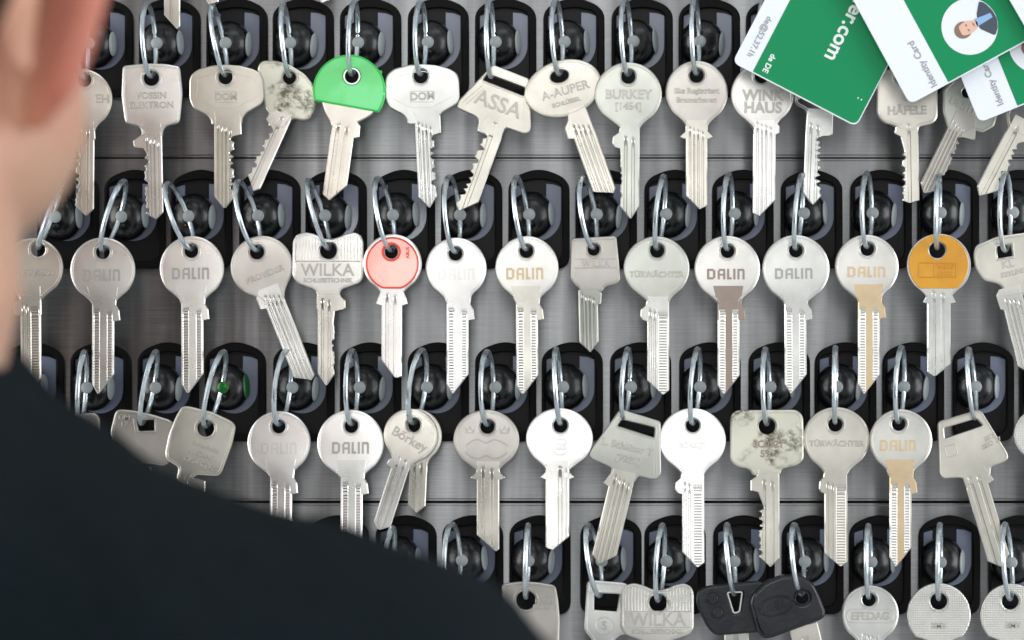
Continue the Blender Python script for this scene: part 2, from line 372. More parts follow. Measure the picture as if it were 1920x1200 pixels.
# ---------------------------------------------------------------- keys
def blade(bm, xc, y0, yt, w, sh, tip, bit, gro, strip=None, th=8.6, seed=0, ys=None):
    """grid with milled grooves. local y is DOWN here; flipped when written. xc centre, y0 start of blade proper, yt tip"""
    rnd = random.Random(seed); hw = w/2
    L = [(y0+a, xc+b) for a, b, c in sh]+[(y0+.5, xc-hw)]; Rr = [(y0+a, xc+c) for a, b, c in sh]+[(y0+.5, xc+hw)]
    tx, la, ra = tip; tx = xc+tx
    def bits(lst, sgn, y1, y2, dep):
        y = y1
        while y < y2-6:
            st = rnd.uniform(9, 15); d = rnd.choice((.25,.45,.7,.85,1.0))*dep
            lst.append((y+st*.35, xc+sgn*(hw-d))); lst.append((y+st*.62, xc+sgn*(hw-d))); lst.append((y+st, xc+sgn*(hw-d*rnd.uniform(0,.35)))); y += st
    if bit:
        side, d1, d2, dep = bit
        bits(L if side == 'L' else Rr, -1 if side == 'L' else 1, y0+d1, min(yt-(la if side == 'L' else ra)-2, y0+d2), dep)
    L += [(yt-la, xc-hw if not bit or bit[0]!='L' else L[-1][1]), (yt, tx-1.5)]; Rr += [(yt-ra, xc+hw if not bit or bit[0]!='R' else Rr[-1][1]), (yt, tx+1.5)]
    L.sort(); Rr.sort()
    def ev(l, y):
        if y <= l[0][0]: return l[0][1]
        for (a, b), (c, d) in zip(l, l[1:]):
            if y <= c: return b+(d-b)*((y-a)/(c-a) if c > a else 1)
        return l[-1][1]
    grooves = []; hwi = hw-2.2
    G = {'multi': [(-.74,-.50,2.4),(-.32,-.14,1.8),(.04,.26,2.6),(.46,.70,2.0)], 'two': [(-.62,-.26,2.8),(.16,.52,2.4)], 'one': [(-.30,.14,3.2)],
         'dalin': [(-.86,-.30,1.2),(.34,.86,1.2)], 'dd': [(-.86,-.60,1.6),(-.45,-.2,1.6),(.0,.86,1.2)], 'dark': [(.05,.42,3.4),(.66,.8,1.2)]}[gro]
    teeth = {'dalin': (0,1), 'dd': (2,)}.get(gro, ())
    for i, (a, b, d) in enumerate(G): grooves.append((xc+a*hw, xc+b*hw, d, i in teeth))
    cols = sorted({round(v, 3) for a, b, d, t_ in grooves for v in (a, a+1.3, b-1.3, b)})
    top = sh[0][0]+y0 if sh else y0
    rows = [top]; y = top
    step = 2.6
    while y < yt-1.5: y += step; rows.append(min(y, yt))
    for v in (y0, y0+.5): rows.append(v)
    rows = sorted(set(rows)); gs = ys if ys is not None else y0-26
    F = th/2; grid = []; grid2 = []
    for ri, y in enumerate(rows):
        l, r = ev(L, y), ev(Rr, y); r = max(r, l+.5); m = min(2.0, (r-l)*.3)
        xs = [l, l+m]+[min(max(c, l+m), r-m) for c in cols]+[r-m, r]
        row = []
        for ci, x in enumerate(xs):
            z = F
            cx = cols[ci-2] if 2 <= ci < len(xs)-2 else None
            if cx is not None:
                for gi, (a, b, d, tt) in enumerate(grooves):
                    if a+.5 < cx < b-.5:
                        s = min(max((y-gs-gi*3)/24, 0), 1); s = s*s*(3-2*s)
                        k = d*s
                        if tt: k = d*s*(1.17 if int((y-y0)/step) % 2 else .83)
                        if a+1.2 < cx < b-1.2 or tt or True: z = F-k
                if l+m > cx or r-m < cx: z = min(z, F)
            if ci in (0, len(xs)-1): z = F-1.8
            row.append(bm.verts.new((x, -y, z)))
        grid.append(row); grid2.append((bm.verts.new((l, -y, -F+1)), bm.verts.new((r, -y, -F+1))))
    for i in range(len(rows)-1):
        a, b = grid[i], grid[i+1]; ym = (rows[i]+rows[i+1])/2
        for j in range(len(a)-1):
            if (a[j+1].co-a[j].co).length < .02 and (b[j+1].co-b[j].co).length < .02: continue
            f = bm.faces.new((a[j], b[j], b[j+1], a[j+1]))
            xm = (a[j].co.x+a[j+1].co.x)/2
            if strip and (ym < gs+6 or (not any(g[0]-.8 < xm < g[1]+.8 for g in grooves) and abs(xm-xc) < hw*.55) or (ym < y0 and not any(g[0]-.8 < xm < g[1]+.8 for g in grooves))): f.material_index = 1
        c, d = grid2[i], grid2[i+1]
        bm.faces.new((a[0], c[0], d[0], b[0])); bm.faces.new((a[-1], b[-1], d[1], c[1])); bm.faces.new((c[0], c[1], d[1], d[0]))
    bm.faces.new(list(reversed(grid[0]))+[grid2[0][0], grid2[0][1]]); bm.faces.new(grid[-1]+[grid2[-1][1], grid2[-1][0]])

DAL = {'D': [(0,0,.24,1),(.2,.79,.70,1),(.2,0,.70,.21),(.64,.13,.90,.87)],
       'A': [(0,0,.24,.86),(.14,.8,.82,1),(.6,0,.84,.86),(.24,.36,.6,.54)],
       'L': [(0,0,.25,1),(.25,0,.5,.2)], 'I': [(0,0,.25,1)], 'N': [(0,0,.24,1),(.24,.8,.7,1),(.56,0,.8,.9)]}
def dalin(bm, cx, cy, wd, h, z):
    x = cx-wd/2; u = wd/4.35
    for ch, adv in (('D',1.12),('A',1.0),('L',.66),('I',.44),('N',.9)):
        for i, (a, b, c, d) in enumerate(DAL[ch]): box(bm, x+a*u, x+c*u, cy-h/2+b*h, cy-h/2+d*h, z-.6, z+.8+.09*i)
        x += adv*u*1.02
ALL = []
def key(short, label, row, dx, rt, hole, N, T, w, bow, tip=(0,14,14), sh=None, bit=None, gro='multi', txt=(), m='nick', mb=None, hr=13,
        holes=None, rim=True, d=120, tx=0, ty=0, strip=None, lett=None, dal=None, extra=None, cap=None, th=10, rb=None, seed=1, ys=None, lit=False, ringlab=None, rimk=5, hring=True, lsz=.8):
    """hole, N (blade start), T (blade end) and bow outline in photo pixels; returns the key's root"""
    ang = math.atan2(T[0]-N[0], T[1]-N[1]); c, s = math.cos(ang), math.sin(ang)
    def loc(p): dx_, dy_ = p[0]-hole[0], p[1]-hole[1]; return (dx_*c-dy_*s, -(dx_*s+dy_*c))+tuple(p[2:])
    Mx = Matrix.Translation(at(hole[0], hole[1], d)) @ FLAT @ Matrix.Rotation(R(tx),4,'X') @ Matrix.Rotation(R(ty),4,'Y') @ Matrix.Rotation(ang,4,'Z')
    root = empty('key', Mx); tag(root, label, 'key', 'keys hanging in rows on the cabinet')
    F = th/2
    nl = loc(N); tl = loc(T); xc = (nl[0]+tl[0])/2; y0 = -nl[1]; yt = -tl[1]
    if bow[0] == 'c':      # circle: centre, rx, ry, neck y (photo px below N: negative = above)
        _, cx, cy, rx, ry, ny = bow; C_ = loc((cx, cy)); ll = circle(C_[0], C_[1], rx, ry, 56, 270-47, 0, 270-47-266)
        hwn = w/2+.8; yb = -(y0+ny)
        def fil(E, sx):
            Cp = (xc+sx*(hwn+.5), max(yb+2, E[1]-abs(E[0]-xc-sx*hwn)*.72)); B_ = (xc+sx*hwn, yb)
            return [tuple(E[i]*(1-t)**2+Cp[i]*2*t*(1-t)+B_[i]*t*t for i in (0,1)) for t in (.2,.4,.6,.8,1)]
        outl = ll+fil(ll[-1], 1)+list(reversed(fil(ll[0], -1)))
    elif bow[0] == 'e':
        _, cx, cy, rx, ry, rot = bow; C_ = loc((cx, cy)); outl = circle(C_[0], C_[1], rx, ry, 60, 0, rot-math.degrees(ang))
    else:
        outl = roundp([loc(p) for p in bow[1]], bow[2])
    hl = [circle(0,0,hr,hr,28)] if holes is None else [roundp([loc(p) for p in h], 2.5, 2) if isinstance(h, list) else circle(*loc(h[:2]), h[2], h[3], 28, 0, h[4]) for h in holes]
    bm = bmesh.new(); plate(bm, [outl]+hl, th, 2.8)
    if rim: wire(bm, [(x, y, F-.2) for x, y in inset(outl, rimk)], 1.35, True)
    if hring:
        for h in hl: wire(bm, [(x, y, F) for x, y in inset(h, -4.2 if holes is None else -3)], 1.7, True)
    if extra: extra(bm, loc, F)
    o = link('bow', bm, M[m], root, KS, True)
    if cap: cap(root, loc, F)
    bm = bmesh.new()
    if sh is None: sh = [(-30,-w/2,w/2),(-1,-w/2,w/2+9)]
    blade(bm, xc, y0, yt, w, sh, tip, bit, gro, strip, th+1.0 if rb is None else rb, seed, ys)
    link('blade', bm, [M[mb or m], M[strip or m]], root, KS, False)
    if txt or dal:
        bm = bmesh.new()
        for t_ in txt:
            st, x, y, sz = t_[:4]; p = loc((x, y)); text(bm, st, p[0], p[1], sz, F+.25, t_[4] if len(t_) > 4 else 0, lsz, t_[5] if len(t_) > 5 else .2, 0, 'CENTER', t_[6] if len(t_) > 6 else 1)
        if dal: p = loc(dal[:2]); dalin(bm, p[0], p[1], dal[2], dal[3], F)
        link('lettering', bm, M[lett or ('stamp' if m != 'bright' else 'cool')], root, KS)
    if dx:
        fob(row, dx, 'black ball fob above the '+short, lit)
        if rt:
            rbp = rt[2] if len(rt) > 2 else (hole[0], hole[1]-4)
            ring(row, dx, rt[:2], rbp, 'zinc wire ring holding the '+short)
    return root
DALSH = [(-64,-31,29),(-40,-25,25),(-30,-20.5,24),(-20,-20.5,30),(-1,-20.5,32)]
def dkey(short, label, row, dx, rt, hole, cx, cy, r, N, T, dalc, lett, strip=None, tipx=-9, m='nick', **k):
    la = k.pop('la', 17); ra = k.pop('ra', 36)
    return key(short, label, row, dx, rt, hole, N, T, 41, ('c', cx, cy, r, r, -30), tip=(tipx,la,ra), sh=DALSH, gro='dalin', m=m, dal=dalc, lett=lett, strip=strip, hr=k.pop('hr',12.5), **k)
def bulge(w, a=14): return [(-46,-w/2,w/2),(-30,-w/2-3,w/2),(-22,-w/2-a,w/2),(-8,-w/2-a-1,w/2),(-1,-w/2-a+4,w/2)]
def wings(w, a=11): return [(-34,-w/2-1,w/2+1),(-14,-w/2-1,w/2+1),(-4,-w/2-a,w/2+a),(-1,-w/2-a+1,w/2+a-1)]

# --- top row
key('round key partly behind the ear', 'round nickel key with toothed blade, partly hidden behind the blurred ear', 1, 165, (150,5), (158,150), (159,262), (158,404), 36,
    ('c',152,186,59,57,-12), (4,20,12), bit=('L',28,130,9), sh=[(-34,-18,18),(-1,-18,20)], gro='two', txt=[('EH',192,186,22)], m='warm', ty=3, seed=3)
key('barrel-shaped key in the top row', 'barrel-shaped grey nickel key with a jagged left edge, second key from the ear', 1, 292, (275,5), (284,147), (287,278), (290,411), 35,
    ('p',[(230,124),(262,120),(284,119),(312,120),(338,125),(343,175),(338,226),(334,232),(312,237),(306,246),(306,258),(266,258),(266,246),(260,238),(238,233),(234,226),(228,180)],7), (3,10,12),
    sh=[(-46,-20,17.5),(-26,-20,17.5),(-14,-37,17.5),(-2,-35,17.5)], bit=('L',6,130,9), hr=14, txt=[('VOSSIN',284,180,17),('ELEKTRON',284,198,17)], m='nick', seed=5, tx=-1.5, ty=2)
HEXA = [(355,150),(359,140),(372,130),(398,123),(423,121),(450,123),(476,130),(490,138),(494,150),(495,184),(490,196),(462,212),(455,222),(454,235),(396,235),(396,226),(388,216),(362,203),(355,186)]
def hexdetail(dx_, dy_):
    def f(bm, loc, F):
        fr = roundp([loc((x+dx_, y+dy_)) for x, y in [(372,146),(423,134),(478,146),(482,182),(440,203),(404,203),(368,185)]], 8)
        wire(bm, [(x, y, F-.3) for x, y in fr], .8)
        bx = [loc((x+dx_, y+dy_)) for x, y in [(402,172),(446,172),(446,192),(402,192)]]; wire(bm, [(x, y, F) for x, y in roundp(bx, 2)], .8)
    return f
key('wide hexagonal key left of the patchy key', 'wide hexagonal nickel key overlapping the patchy tilted key on its right', 1, 419, (397,8), (423,145), (421,254), (421,390), 38,
    ('p',HEXA,6), (0,22,22), sh=[(-44,-21,28),(-34,-19,31),(-1,-19,32)], bit=('R',2,128,9), rim=False, txt=[('DOM',424,182,18,0,.6)], extra=hexdetail(0,0), m='beige', seed=8, tx=1, d=126)
key('patchy tilted key', 'shiny tilted nickel key with dark patches, squeezed behind the green capped key', 1, 544, (530,5), (543,146), (522,242), (471,357), 32,
    ('p',[(482,128),(490,114),(516,113),(543,121),(572,139),(589,160),(596,192),(588,214),(581,226),(568,228),(549,223),(535,246),(502,238),(509,218),(498,206),(486,152)],7), (6,22,8),
    sh=[(-30,-17,16),(-20,-27,16),(-6,-28,16)], bit=('L',4,130,10), gro='one', m='grim', mb='nick', hr=12, d=104, seed=11, tx=-4.5, ty=-1)
def greencap(root, loc, F):
    a = [loc((x, y))[:2] for x, y in [(591,190),(712,212)]]
    cc = loc((655,171)); pts = [p for p in circle(cc[0], cc[1], 68, 68, 90)]
    n = Vector((a[1][1]-a[0][1], -(a[1][0]-a[0][0]))); n.normalize()
    def clip(p):
        q = Vector(p)-Vector(a[0]); dd = q.dot(n)
        return tuple(Vector(p)-n*dd) if dd > 0 else p
    out = [clip(p) for p in pts]; o2 = [out[0]]
    for p in out[1:]:
        if (Vector(p)-Vector(o2[-1])).length > .8: o2.append(p)
    bm = bmesh.new(); plate(bm, [o2, circle(0,0,15.5,15.5,28)], 17, 3.0, br=2)
    c2 = loc((712,136)); box(bm, c2[0]-4, c2[0]+4, c2[1]-4, c2[1]+4, -3, 3, bev=1)
    wire(bm, [(x, y, 7.4) for x, y in inset(o2, 2.5)], 1.9, mi=1); o = link('plastic_cap', bm, [M['green'], M['green2']], root, KS, True)
    bm = bmesh.new(); wire(bm, [(x, y, 8.3) for x, y in circle(0,0,14.5,14.5,28)], 2.0); link('eyelet', bm, M['bright'], root, KS, True)
key('green capped key', 'key wearing a bright green half-round plastic cap', 1, 671, (664,0), (660,144), (642,256), (626,376), 43,
    ('p',[(600,180),(704,200),(700,214),(688,222),(668,232),(666,244),(622,240),(620,230),(610,212)],5), (-8,8,30), sh=[(-34,-20,22),(-24,-21,31),(-1,-21,32)], gro='two', m='warm', mb='warm',
    holes=[(655,171,4,4,0)], hring=False, rim=False, cap=greencap, d=132, seed=2, tx=-3, ty=0)
key('hexagonal key right of the green capped key', 'wide hexagonal nickel key with stamped box, just right of the green capped key', 1, 799, (788,0), (789,143), (797,252), (803,389), 36,
    ('p',[(x+367,y-1) for x,y in HEXA],6), (2,20,20), sh=[(-44,-22,26),(-34,-18,30),(-1,-18,30)], bit=('R',2,128,10), rim=False, txt=[('DOM',792,181,20,0,.6)], extra=hexdetail(367,-1), m='cool', seed=9, tx=2.5, ty=1)
def assa(bm, loc, F):
    for a, b in (((868,192),(905,160)),((874,196),(908,165))): wire(bm, [(*loc(a)[:2],F),(*loc(b)[:2],F)], .9, False)
    for a, b in (((981,190),(981,242)),((986,188),(986,244))): wire(bm, [(*loc(a)[:2],F),(*loc(b)[:2],F)], .9, False)
key('tilted slotted key of the top row', 'tilted angular key with a wide slot and large stamped letters, left of the oval key', 1, 926, (917,-2,(921,144)), (921,147), (923,252), (870,398), 38,
    ('p',[(924,121),(993,148),(996,240),(993,249),(982,252),(948,240),(938,262),(894,248),(898,226),(890,218),(858,204),(856,196),(864,184)],5), (-9,8,26),
    sh=[(-34,-20,18),(-12,-30,18),(-1,-31,18)], bit=('L',4,140,14), gro='one', holes=[[(914,139),(984,165),(982,180),(906,150)]], rim=False, extra=assa, txt=[('ASSA',934,196,40,0,.6)], m='beige', d=112, seed=21, tx=1, ty=-1)
key('oval key tilted in the top row', 'tilted oval nickel key with an oval hole, its blade swinging right', 1, 1055, (1041,-3), (1049,143), (1096,252), (1137,366), 43,
    ('e',1056,166,74,53,17), (14,14,8), sh=[(-52,-14,20),(-36,-20,21),(-24,-31,21),(-1,-32,21)], gro='multi', hr=14, holes=[(1049,143,17,11.5,-6)], rim=True,
    txt=[('A-AUPER',1060,170,23,-4),('SCHLÜSSEL',1062,192,11,-4)], m='beige', mb='warm', d=120, seed=4, tx=2, ty=-2)
key('round key touching the oval key', 'round nickel key stamped with two text lines, touching the oval key', 1, 1184, (1171,-4), (1178,144), (1181,278), (1180,409), 36,
    ('c',1178,177,63,60,-36), (2,22,22), sh=bulge(36,14), bit=('L',10,130,4), txt=[('BURKEY',1178,178,24,0,.4),('[1454]',1178,200,19)], m='olive', mb='olive', gro='two', d=134, seed=6)
key('winged round key left of the white card corner', 'round nickel key with two small wings on its neck and a plain slanted blade', 1, 1311, (1302,-5), (1306,142), (1306,260), (1306,392), 40,
    ('c',1306,174,59,60,-20), (6,24,6), sh=wings(40,12), txt=[('Bks Registriert',1306,171,14,0,.3),('Bremerhaven',1306,188,14,0,.3)], m='dark', mb='warm', gro='multi', strip='beige', seed=7, d=118)
key('round key half under the first green card', 'round nickel key with two large embossed words, its hole tucked under the green card', 1, 1438, (1432,-8), (1428,143), (1433,252), (1432,405), 42,
    ('c',1429,178,59,58,-8), (-9,5,30), sh=[(-26,-20,21),(-16,-20,28),(-1,-20,28)], txt=[('WINK',1430,180,28,0,1.0),('HAUS',1430,203,28,0,1.0)], m='nick', mb='bright', gro='multi', seed=12, tx=-1)
key('toothed key under the lowest green card corner', 'key with a rectangular head hidden by the green card and a zigzag right edge', 1, 1566, (1550,-8), (1545,148), (1527,254), (1522,384), 34,
    ('p',[(1487,145),(1575,145),(1580,190),(1562,210),(1562,224),(1512,224),(1512,210),(1506,204),(1490,197)],8), (2,20,16), sh=[(-50,-16,33),(-1,-17,34)], bit=('R',3,124,13), gro='two', m='cool', seed=14, d=112)
key('key with rounded square head below the cards', 'rounded square nickel key with raw tip, standing before a crossed darker key below the cards', 1, 1693, (1688,-8), (1692,143), (1705,256), (1707,380), 33,
    ('p',[(1643,130),(1757,130),(1758,222),(1748,233),(1722,238),(1722,248),(1688,248),(1676,236),(1654,230),(1643,215)],9), (-2,8,4), sh=[(-26,-16,16),(-18,-26,16),(-6,-28,16)], bit=('L',22,120,9),
    gro='one', hr=15, txt=[('HÄFELE',1700,208,22,0,.6),('©',1700,182,24,0,.6)], m='warm', seed=17, d=124)
key('darker crossed key below the cards', 'dull tilted key crossing behind the rounded square key below the cards', 1, 1821, (1805,-8,(1815,160)), (1815,164), (1790,250), (1735,364), 36,
    ('p',[(1766,170),(1790,142),(1856,166),(1874,205),(1864,238),(1842,250),(1822,244),(1812,256),(1776,246),(1766,210)],5), (-4,14,14), sh=[(-40,-18,26),(-4,-18,40)], bit=('R',2,130,10), gro='multi',
    holes=[(1812,174,9,9,0)], txt=[('UNITED',1812,204,20,0,.5)], m='olive', mb='dark', seed=19, d=98, ty=2)
key('tilted toothed key at the right picture edge', 'tilted brownish key with toothed blade, leaving the picture on the right below the last card', 1, 1948, (1935,-8,(1940,168)), (1940,172), (1900,258), (1842,370), 38,
    ('p',[(1885,215),(1905,165),(1960,150),(2000,180),(1990,250),(1945,268),(1925,262),(1890,246)],9), (-6,14,22), sh=[(-40,-18,24),(-20,-18,38),(-6,-18,34)], bit=('R',3,130,10), gro='one', m='beige', seed=23, d=112)
# --- keys of the row above, only their tips reach into the picture
for i, (x, yt, w_, dxt, lab) in enumerate([(323,54,30,10,'key whose blade tip hangs over the first full fob from the ear'), (394,8,32,-2,'key whose tip just reaches in at the top, second from the ear'),
        (602,5,30,2,'key whose tip touches the top edge left of the green capped key')]):
    key('', lab, 0, 0, None, (x,yt-244), (x,yt-128), (x,yt), w_, ('c',x,yt-214,56,56,-30), (dxt,26,4), gro='one', m='beige' if i == 0 else 'bright', seed=30+i, d=122)

# --- second row
key('round key by the cheek', 'round nickel key close to the cheek, ridged blade with a tab on its left', 2, 100, (117,340), (72,468), (58,592), (59,729), 38,
    ('c',62,502,57,56,-26), (2,20,20), sh=[(-56,-20,20),(-30,-20,20),(-22,-33,20),(-2,-31,20)], gro='dd', txt=[('EVWKA',72,512,17,0,.4)], m='warm', seed=40)
dkey('first letter-stamped key right of the cheek', 'round silver key with stamped block letters, first whole one in its row from the cheek', 2, 226, (232,336), (193,473), 193,506,61, (194,602),(194,738), (193,516,74,22), 'gletter', tx=-1, ty=2.5)
dkey('second letter-stamped key from the cheek', 'round silver key with stamped block letters between another such key and a tilted one', 2, 352, (314,341), (359,471), 360,503,60.5, (361,600),(362,737), (360,513,74,22), 'gletter', tx=-1.5, ty=1.5)
key('dull round key tilted left of the striped key', 'dull round key swinging right, its tip behind the striped key blade', 2, 481, (447,337), (482,473), (517,571), (575,716), 39,
    ('c',491,500,59,58,-2), (10,16,6), sh=[(-36,-20,20),(-24,-30,20),(-2,-30,20)], gro='multi', txt=[('PROVIDER',497,515,16,0,.3)], m='dark', mb='nick', seed=41, d=112, tx=0, ty=2)
WIL = [(549,452),(556,440),(572,435),(590,439),(604,446),(618,449),(634,445),(650,438),(664,435),(677,441),(682,453),(682,520),(675,531),(655,538),(640,543),(636,556),(594,556),(592,545),(580,540),(558,532),(548,518)]
def wilka(ox, oy, bar):
    def f(bm, loc, F):
        for x in range(556, 677, 6):
            if abs(x-616) < 17: ya, yb = 449, 450.5
            else: ya = 447 if 585 < x < 645 else 442
            if abs(x-616) >= 17: 
                p, q = loc((x+ox, ya+oy)), loc((x+ox, 488+oy)); wire(bm, [(p[0],p[1],F-.2),(q[0],q[1],F-.2)], 1.1, False, res=0)
        for yy in ((490,) if not bar else (489, 519)):
            p, q = loc((554+ox, yy+oy)), loc((677+ox, yy+oy)); wire(bm, [(p[0],p[1],F),(q[0],q[1],F)], .9, False, res=0)
    return f
key('striped key in the second row', 'broad key with vertically striped wavy top and serif letters, left of the red key', 2, 606, (577,334), (616,470), (612,583), (612,722), 32,
    ('p',WIL,6), (0,22,20), sh=[(-40,-17,22),(-26,-18,28),(-20,-18,36),(-4,-18,36)], bit=('R',20,130,6), gro='two', hr=15.5, extra=wilka(0,0,False), txt=[('WILKA',614,507,32,0,.3),('SCHLIESSTECHNIK',615,526,11,0,.2)], m='nick', mb='warm', seed=43, d=122)
def redcap(root, loc, F):
    c0 = loc((736,495)); lp = [(x, max(y, c0[1]-45)) for x, y in circle(c0[0], c0[1], 48, 48, 56)]
    bm = bmesh.new(); plate(bm, [lp, circle(0,0,13.5,13.5,28)], 4, 1, z=F+1.5); o = link('plastic_cap', bm, M['red'], root, KS, True)
    bm = bmesh.new(); wire(bm, [(x, y, F+3) for x, y in inset(lp, 0)], 1.8); wire(bm, [(x, y, F+3.3) for x, y in circle(0,0,16,16,28)], 2.4)
    text(bm, 'ABUS', c0[0]+29, c0[1]+20, 9, F+3.6, 90); link('cap_rim', bm, M['redrim'], root, KS, True)
key('red capped key', 'very shiny round key with a small transparent red cap', 2, 735, (708,331), (734,473), (735,573), (735,709), 38,
    ('c',736,494,55,55,-18), (8,34,3), sh=[(-34,-25,25),(-26,-21,22),(-14,-26,27),(-2,-30,30)], gro='two', cap=redcap, m='bright', hr=12, seed=44, d=130, tx=-4.5, ty=-1.5)
dkey('half-shiny letter-stamped key beside the red one', 'round key with glaring highlight and pale block letters, just right of the red capped key', 2, 862, (842,328), (854,476), 855,503,57.5, (858,600),(858,738), (858,514,72,22), 'nick', m='bright', tx=-.8, ty=2.5, d=118)
dkey('letter-stamped key left of the small square one', 'round key with beige block letters, left of the small square key', 2, 989, (968,329), (987,471), 988,502,59.5, (988,600),(989,740), (986,513,74,22), 'brass', 'beige')
def sq(bm, loc, F):
    for yy in (486, 503):
        p, q = loc((1077, yy)), loc((1158, yy-1)); wire(bm, [(p[0],p[1],F),(q[0],q[1],F)], .9, False)
key('small square key', 'small dull square-headed key with a short blade, shortest of its row', 2, 1116, (1092,329), (1113,468), (1103,572), (1105,660), 36,
    ('p',[(1071,447),(1156,442),(1164,523),(1158,532),(1134,538),(1130,548),(1087,548),(1085,540),(1077,535),(1069,523)],6), (2,18,18), sh=[(-28,-18,18),(-22,-18,26),(-2,-18,24)], gro='multi', hr=11,
    extra=sq, txt=[('WILKA',1117,495,17,0,.4)], m='dark', mb='olive', seed=46, d=116, tx=3)
key('round key right of the small square one', 'plain grey-green round key with faint lettering, right of the small square key', 2, 1246, (1244,327), (1232,470), (1234,602), (1234,740), 41,
    ('c',1231,503,62,60,-34), (9,26,8), sh=bulge(41,12), gro='dd', txt=[('TÜRWÄCHTER',1231,515,15,0,.3)], m='olive', mb='nick', seed=47)
dkey('key with brown letters', 'round silver key with dark brown block letters and a brown strip down its blade', 2, 1374, (1366,323), (1364,471), 1363.5,504,62, (1366,600),(1366,740), (1363,514,75,20), 'brown', 'brown')
dkey('key with pale grey letters', 'round silver key with pale grey block letters, between brown-lettered and orange-lettered keys', 2, 1504, (1503,325), (1492,470), 1492,504,63.5, (1491,600),(1492,738), (1490,513,75,20), 'gletter', 'cool', m='cool')
dkey('orange-lettered key left of the amber one', 'round silver key with orange block letters and tan blade strip, left of the amber key', 2, 1635, (1625,321), (1626,467), 1625,500,60, (1629,597),(1629,738), (1626,510,76,20), 'brass', 'brass')
def ycap(root, loc, F):
    c0 = loc((1759,496)); lp = [(x, max(y, c0[1]-45)) for x, y in circle(c0[0], c0[1], 56, 56, 56)]
    bm = bmesh.new(); plate(bm, [lp, circle(0,0,17,17,28)], 3.4, 1, z=F+.9); link('plastic_cap', bm, M['yellow'], root, KS, True)
    bm = bmesh.new(); 
    bx = [loc(p)[:2] for p in ((1722,493),(1792,494),(1792,520),(1722,520))]; wire(bm, [(x,y,F+2.6) for x,y in roundp(bx,2)], 1.0)
    p, q = loc((1751,494)), loc((1751,520)); wire(bm, [(p[0],p[1],F+2.6),(q[0],q[1],F+2.6)], 1.0, False)
    text(bm, 'TURW', *loc((1772,501))[:2], 11, F+2.7, 0, .5, .4); text(bm, 'AECH', *loc((1772,514))[:2], 11, F+2.7, 0, .5, .4); link('cap_marking', bm, M['amber2'], root, KS)
key('amber capped key', 'round key with a glossy amber yellow face and framed marking', 2, 1762, (1760,324), (1757,469), (1760,569), (1760,706), 44,
    ('c',1760,497,60,59,-8), (-8,8,24), sh=[(-28,-26,26),(-18,-22,24),(-2,-30,32)], gro='two', hr=15, cap=ycap, m='cool', mb='cool', seed=49, rimk=1.5)
def rtx(bm, loc, F):
    wire(bm, [(*loc(p)[:2], F) for p in roundp([(1866,458),(1898,455),(1901,483),(1868,488)],2)], 1.6)
key('large key with rectangular hole at the right edge', 'large pale key with a rectangular hole, right of the amber key', 2, 1896, (1885,321,(1885,470)), (1885,474), (1902,577), (1932,700), 40,
    ('p',[(1824,478),(1829,460),(1870,443),(1930,435),(1966,446),(1975,500),(1950,528),(1932,540),(1932,552),(1882,560),(1880,540),(1870,532),(1842,526),(1828,505)],8), (0,18,18),
    sh=[(-40,-20,20),(-30,-28,20),(-2,-26,20)], gro='multi', holes=[[(1869,462),(1895,459),(1898,480),(1871,484)]], hring=False, extra=rtx, txt=[('KL',1889,496,20),('KEYLINE',1898,512,12,0,.3)], m='beige', mb='nick', seed=50)

# --- third row
key('key corner rising behind the shoulder', 'dull rounded key of which only the top corner shows above the dark shoulder', 3, 162, (158,656), (150,800), (150,905), (150,1035), 38,
    ('p',[(106,786),(130,778),(178,773),(188,783),(190,865),(180,872),(110,872)],8), m='dark', gro='multi', seed=51, d=112)
fob(3, 35, 'black ball fob beside the shoulder, behind the tip of the key by the cheek')
def dm17(bm, loc, F): wire(bm, [(*loc(p)[:2], F) for p in roundp([(251,785),(293,783),(294,811),(256,812)],2)], 1.8)
key('key with white-rimmed rectangular hole', 'dark silver key with a rectangular white-rimmed hole, half hidden by the shoulder', 3, 289, (292,656,(266,794)), (266,797), (262,905), (256,1040), 40,
    ('p',[(206,812),(216,772),(224,767),(250,769),(287,777),(322,788),(330,800),(322,862),(310,874),(225,862)],8), m='dark', gro='multi', holes=[[(257,789),(289,787),(290,807),(261,808)]], hring=False, extra=dm17,
    txt=[('DM',233,783,14,0,.6),('17',233,796,14,0,.6)], seed=52, d=112)
key('tilted barrel-shaped key below the green light', 'tilted barrel-shaped key with fine text, hanging under the green-lit fob', 3, 416, (419,656), (386,803), (357,925), (318,1050), 40,
    ('p',[(341,762),(352,761),(398,772),(436,790),(443,800),(436,832),(416,886),(408,893),(368,890),(352,908),(330,900),(335,876),(312,862),(309,850),(316,815),(330,780)],7), m='beige', gro='multi', hr=15.5,
    txt=[('Sicherheits',386,838,12,-3),('5 LSXNE',378,852,14,-3),('CISA CERT',376,870,14,-3)], seed=53, d=124, lit=True, tx=1)
dkey('left of two bright stamped keys above the shoulder', 'very pale round key with stamped letters, left of two just above the shoulder', 3, 545, (537,654), (523,800), 523.5,830,59.5, (528,926),(528,1065), (526,841,72,22), 'cool', m='bright', tx=-5, ty=-3)
dkey('right of two bright stamped keys above the shoulder', 'pale round key with grey stamped letters, left of the doubled key', 3, 671, (660,654), (659,799), 657.5,831,63, (660,927),(660,1066), (660,840,74,22), 'gletter', m='bright', strip='cool', tx=-5, ty=-2)
key('doubled pinkish key', 'pinkish round key swinging left, lying over a second key on the same ring', 3, 799, (791,653), (775,797), (749,882), (713,994), 33,
    ('c',770,816,51,50,-6), (-3,12,12), sh=[(-24,-16,17),(-14,-25,17),(-4,-27,17)], gro='two', txt=[('Börkey',768,824,25,-12,.4)], m='warm', mb='nick', seed=55, d=126, ys=60)
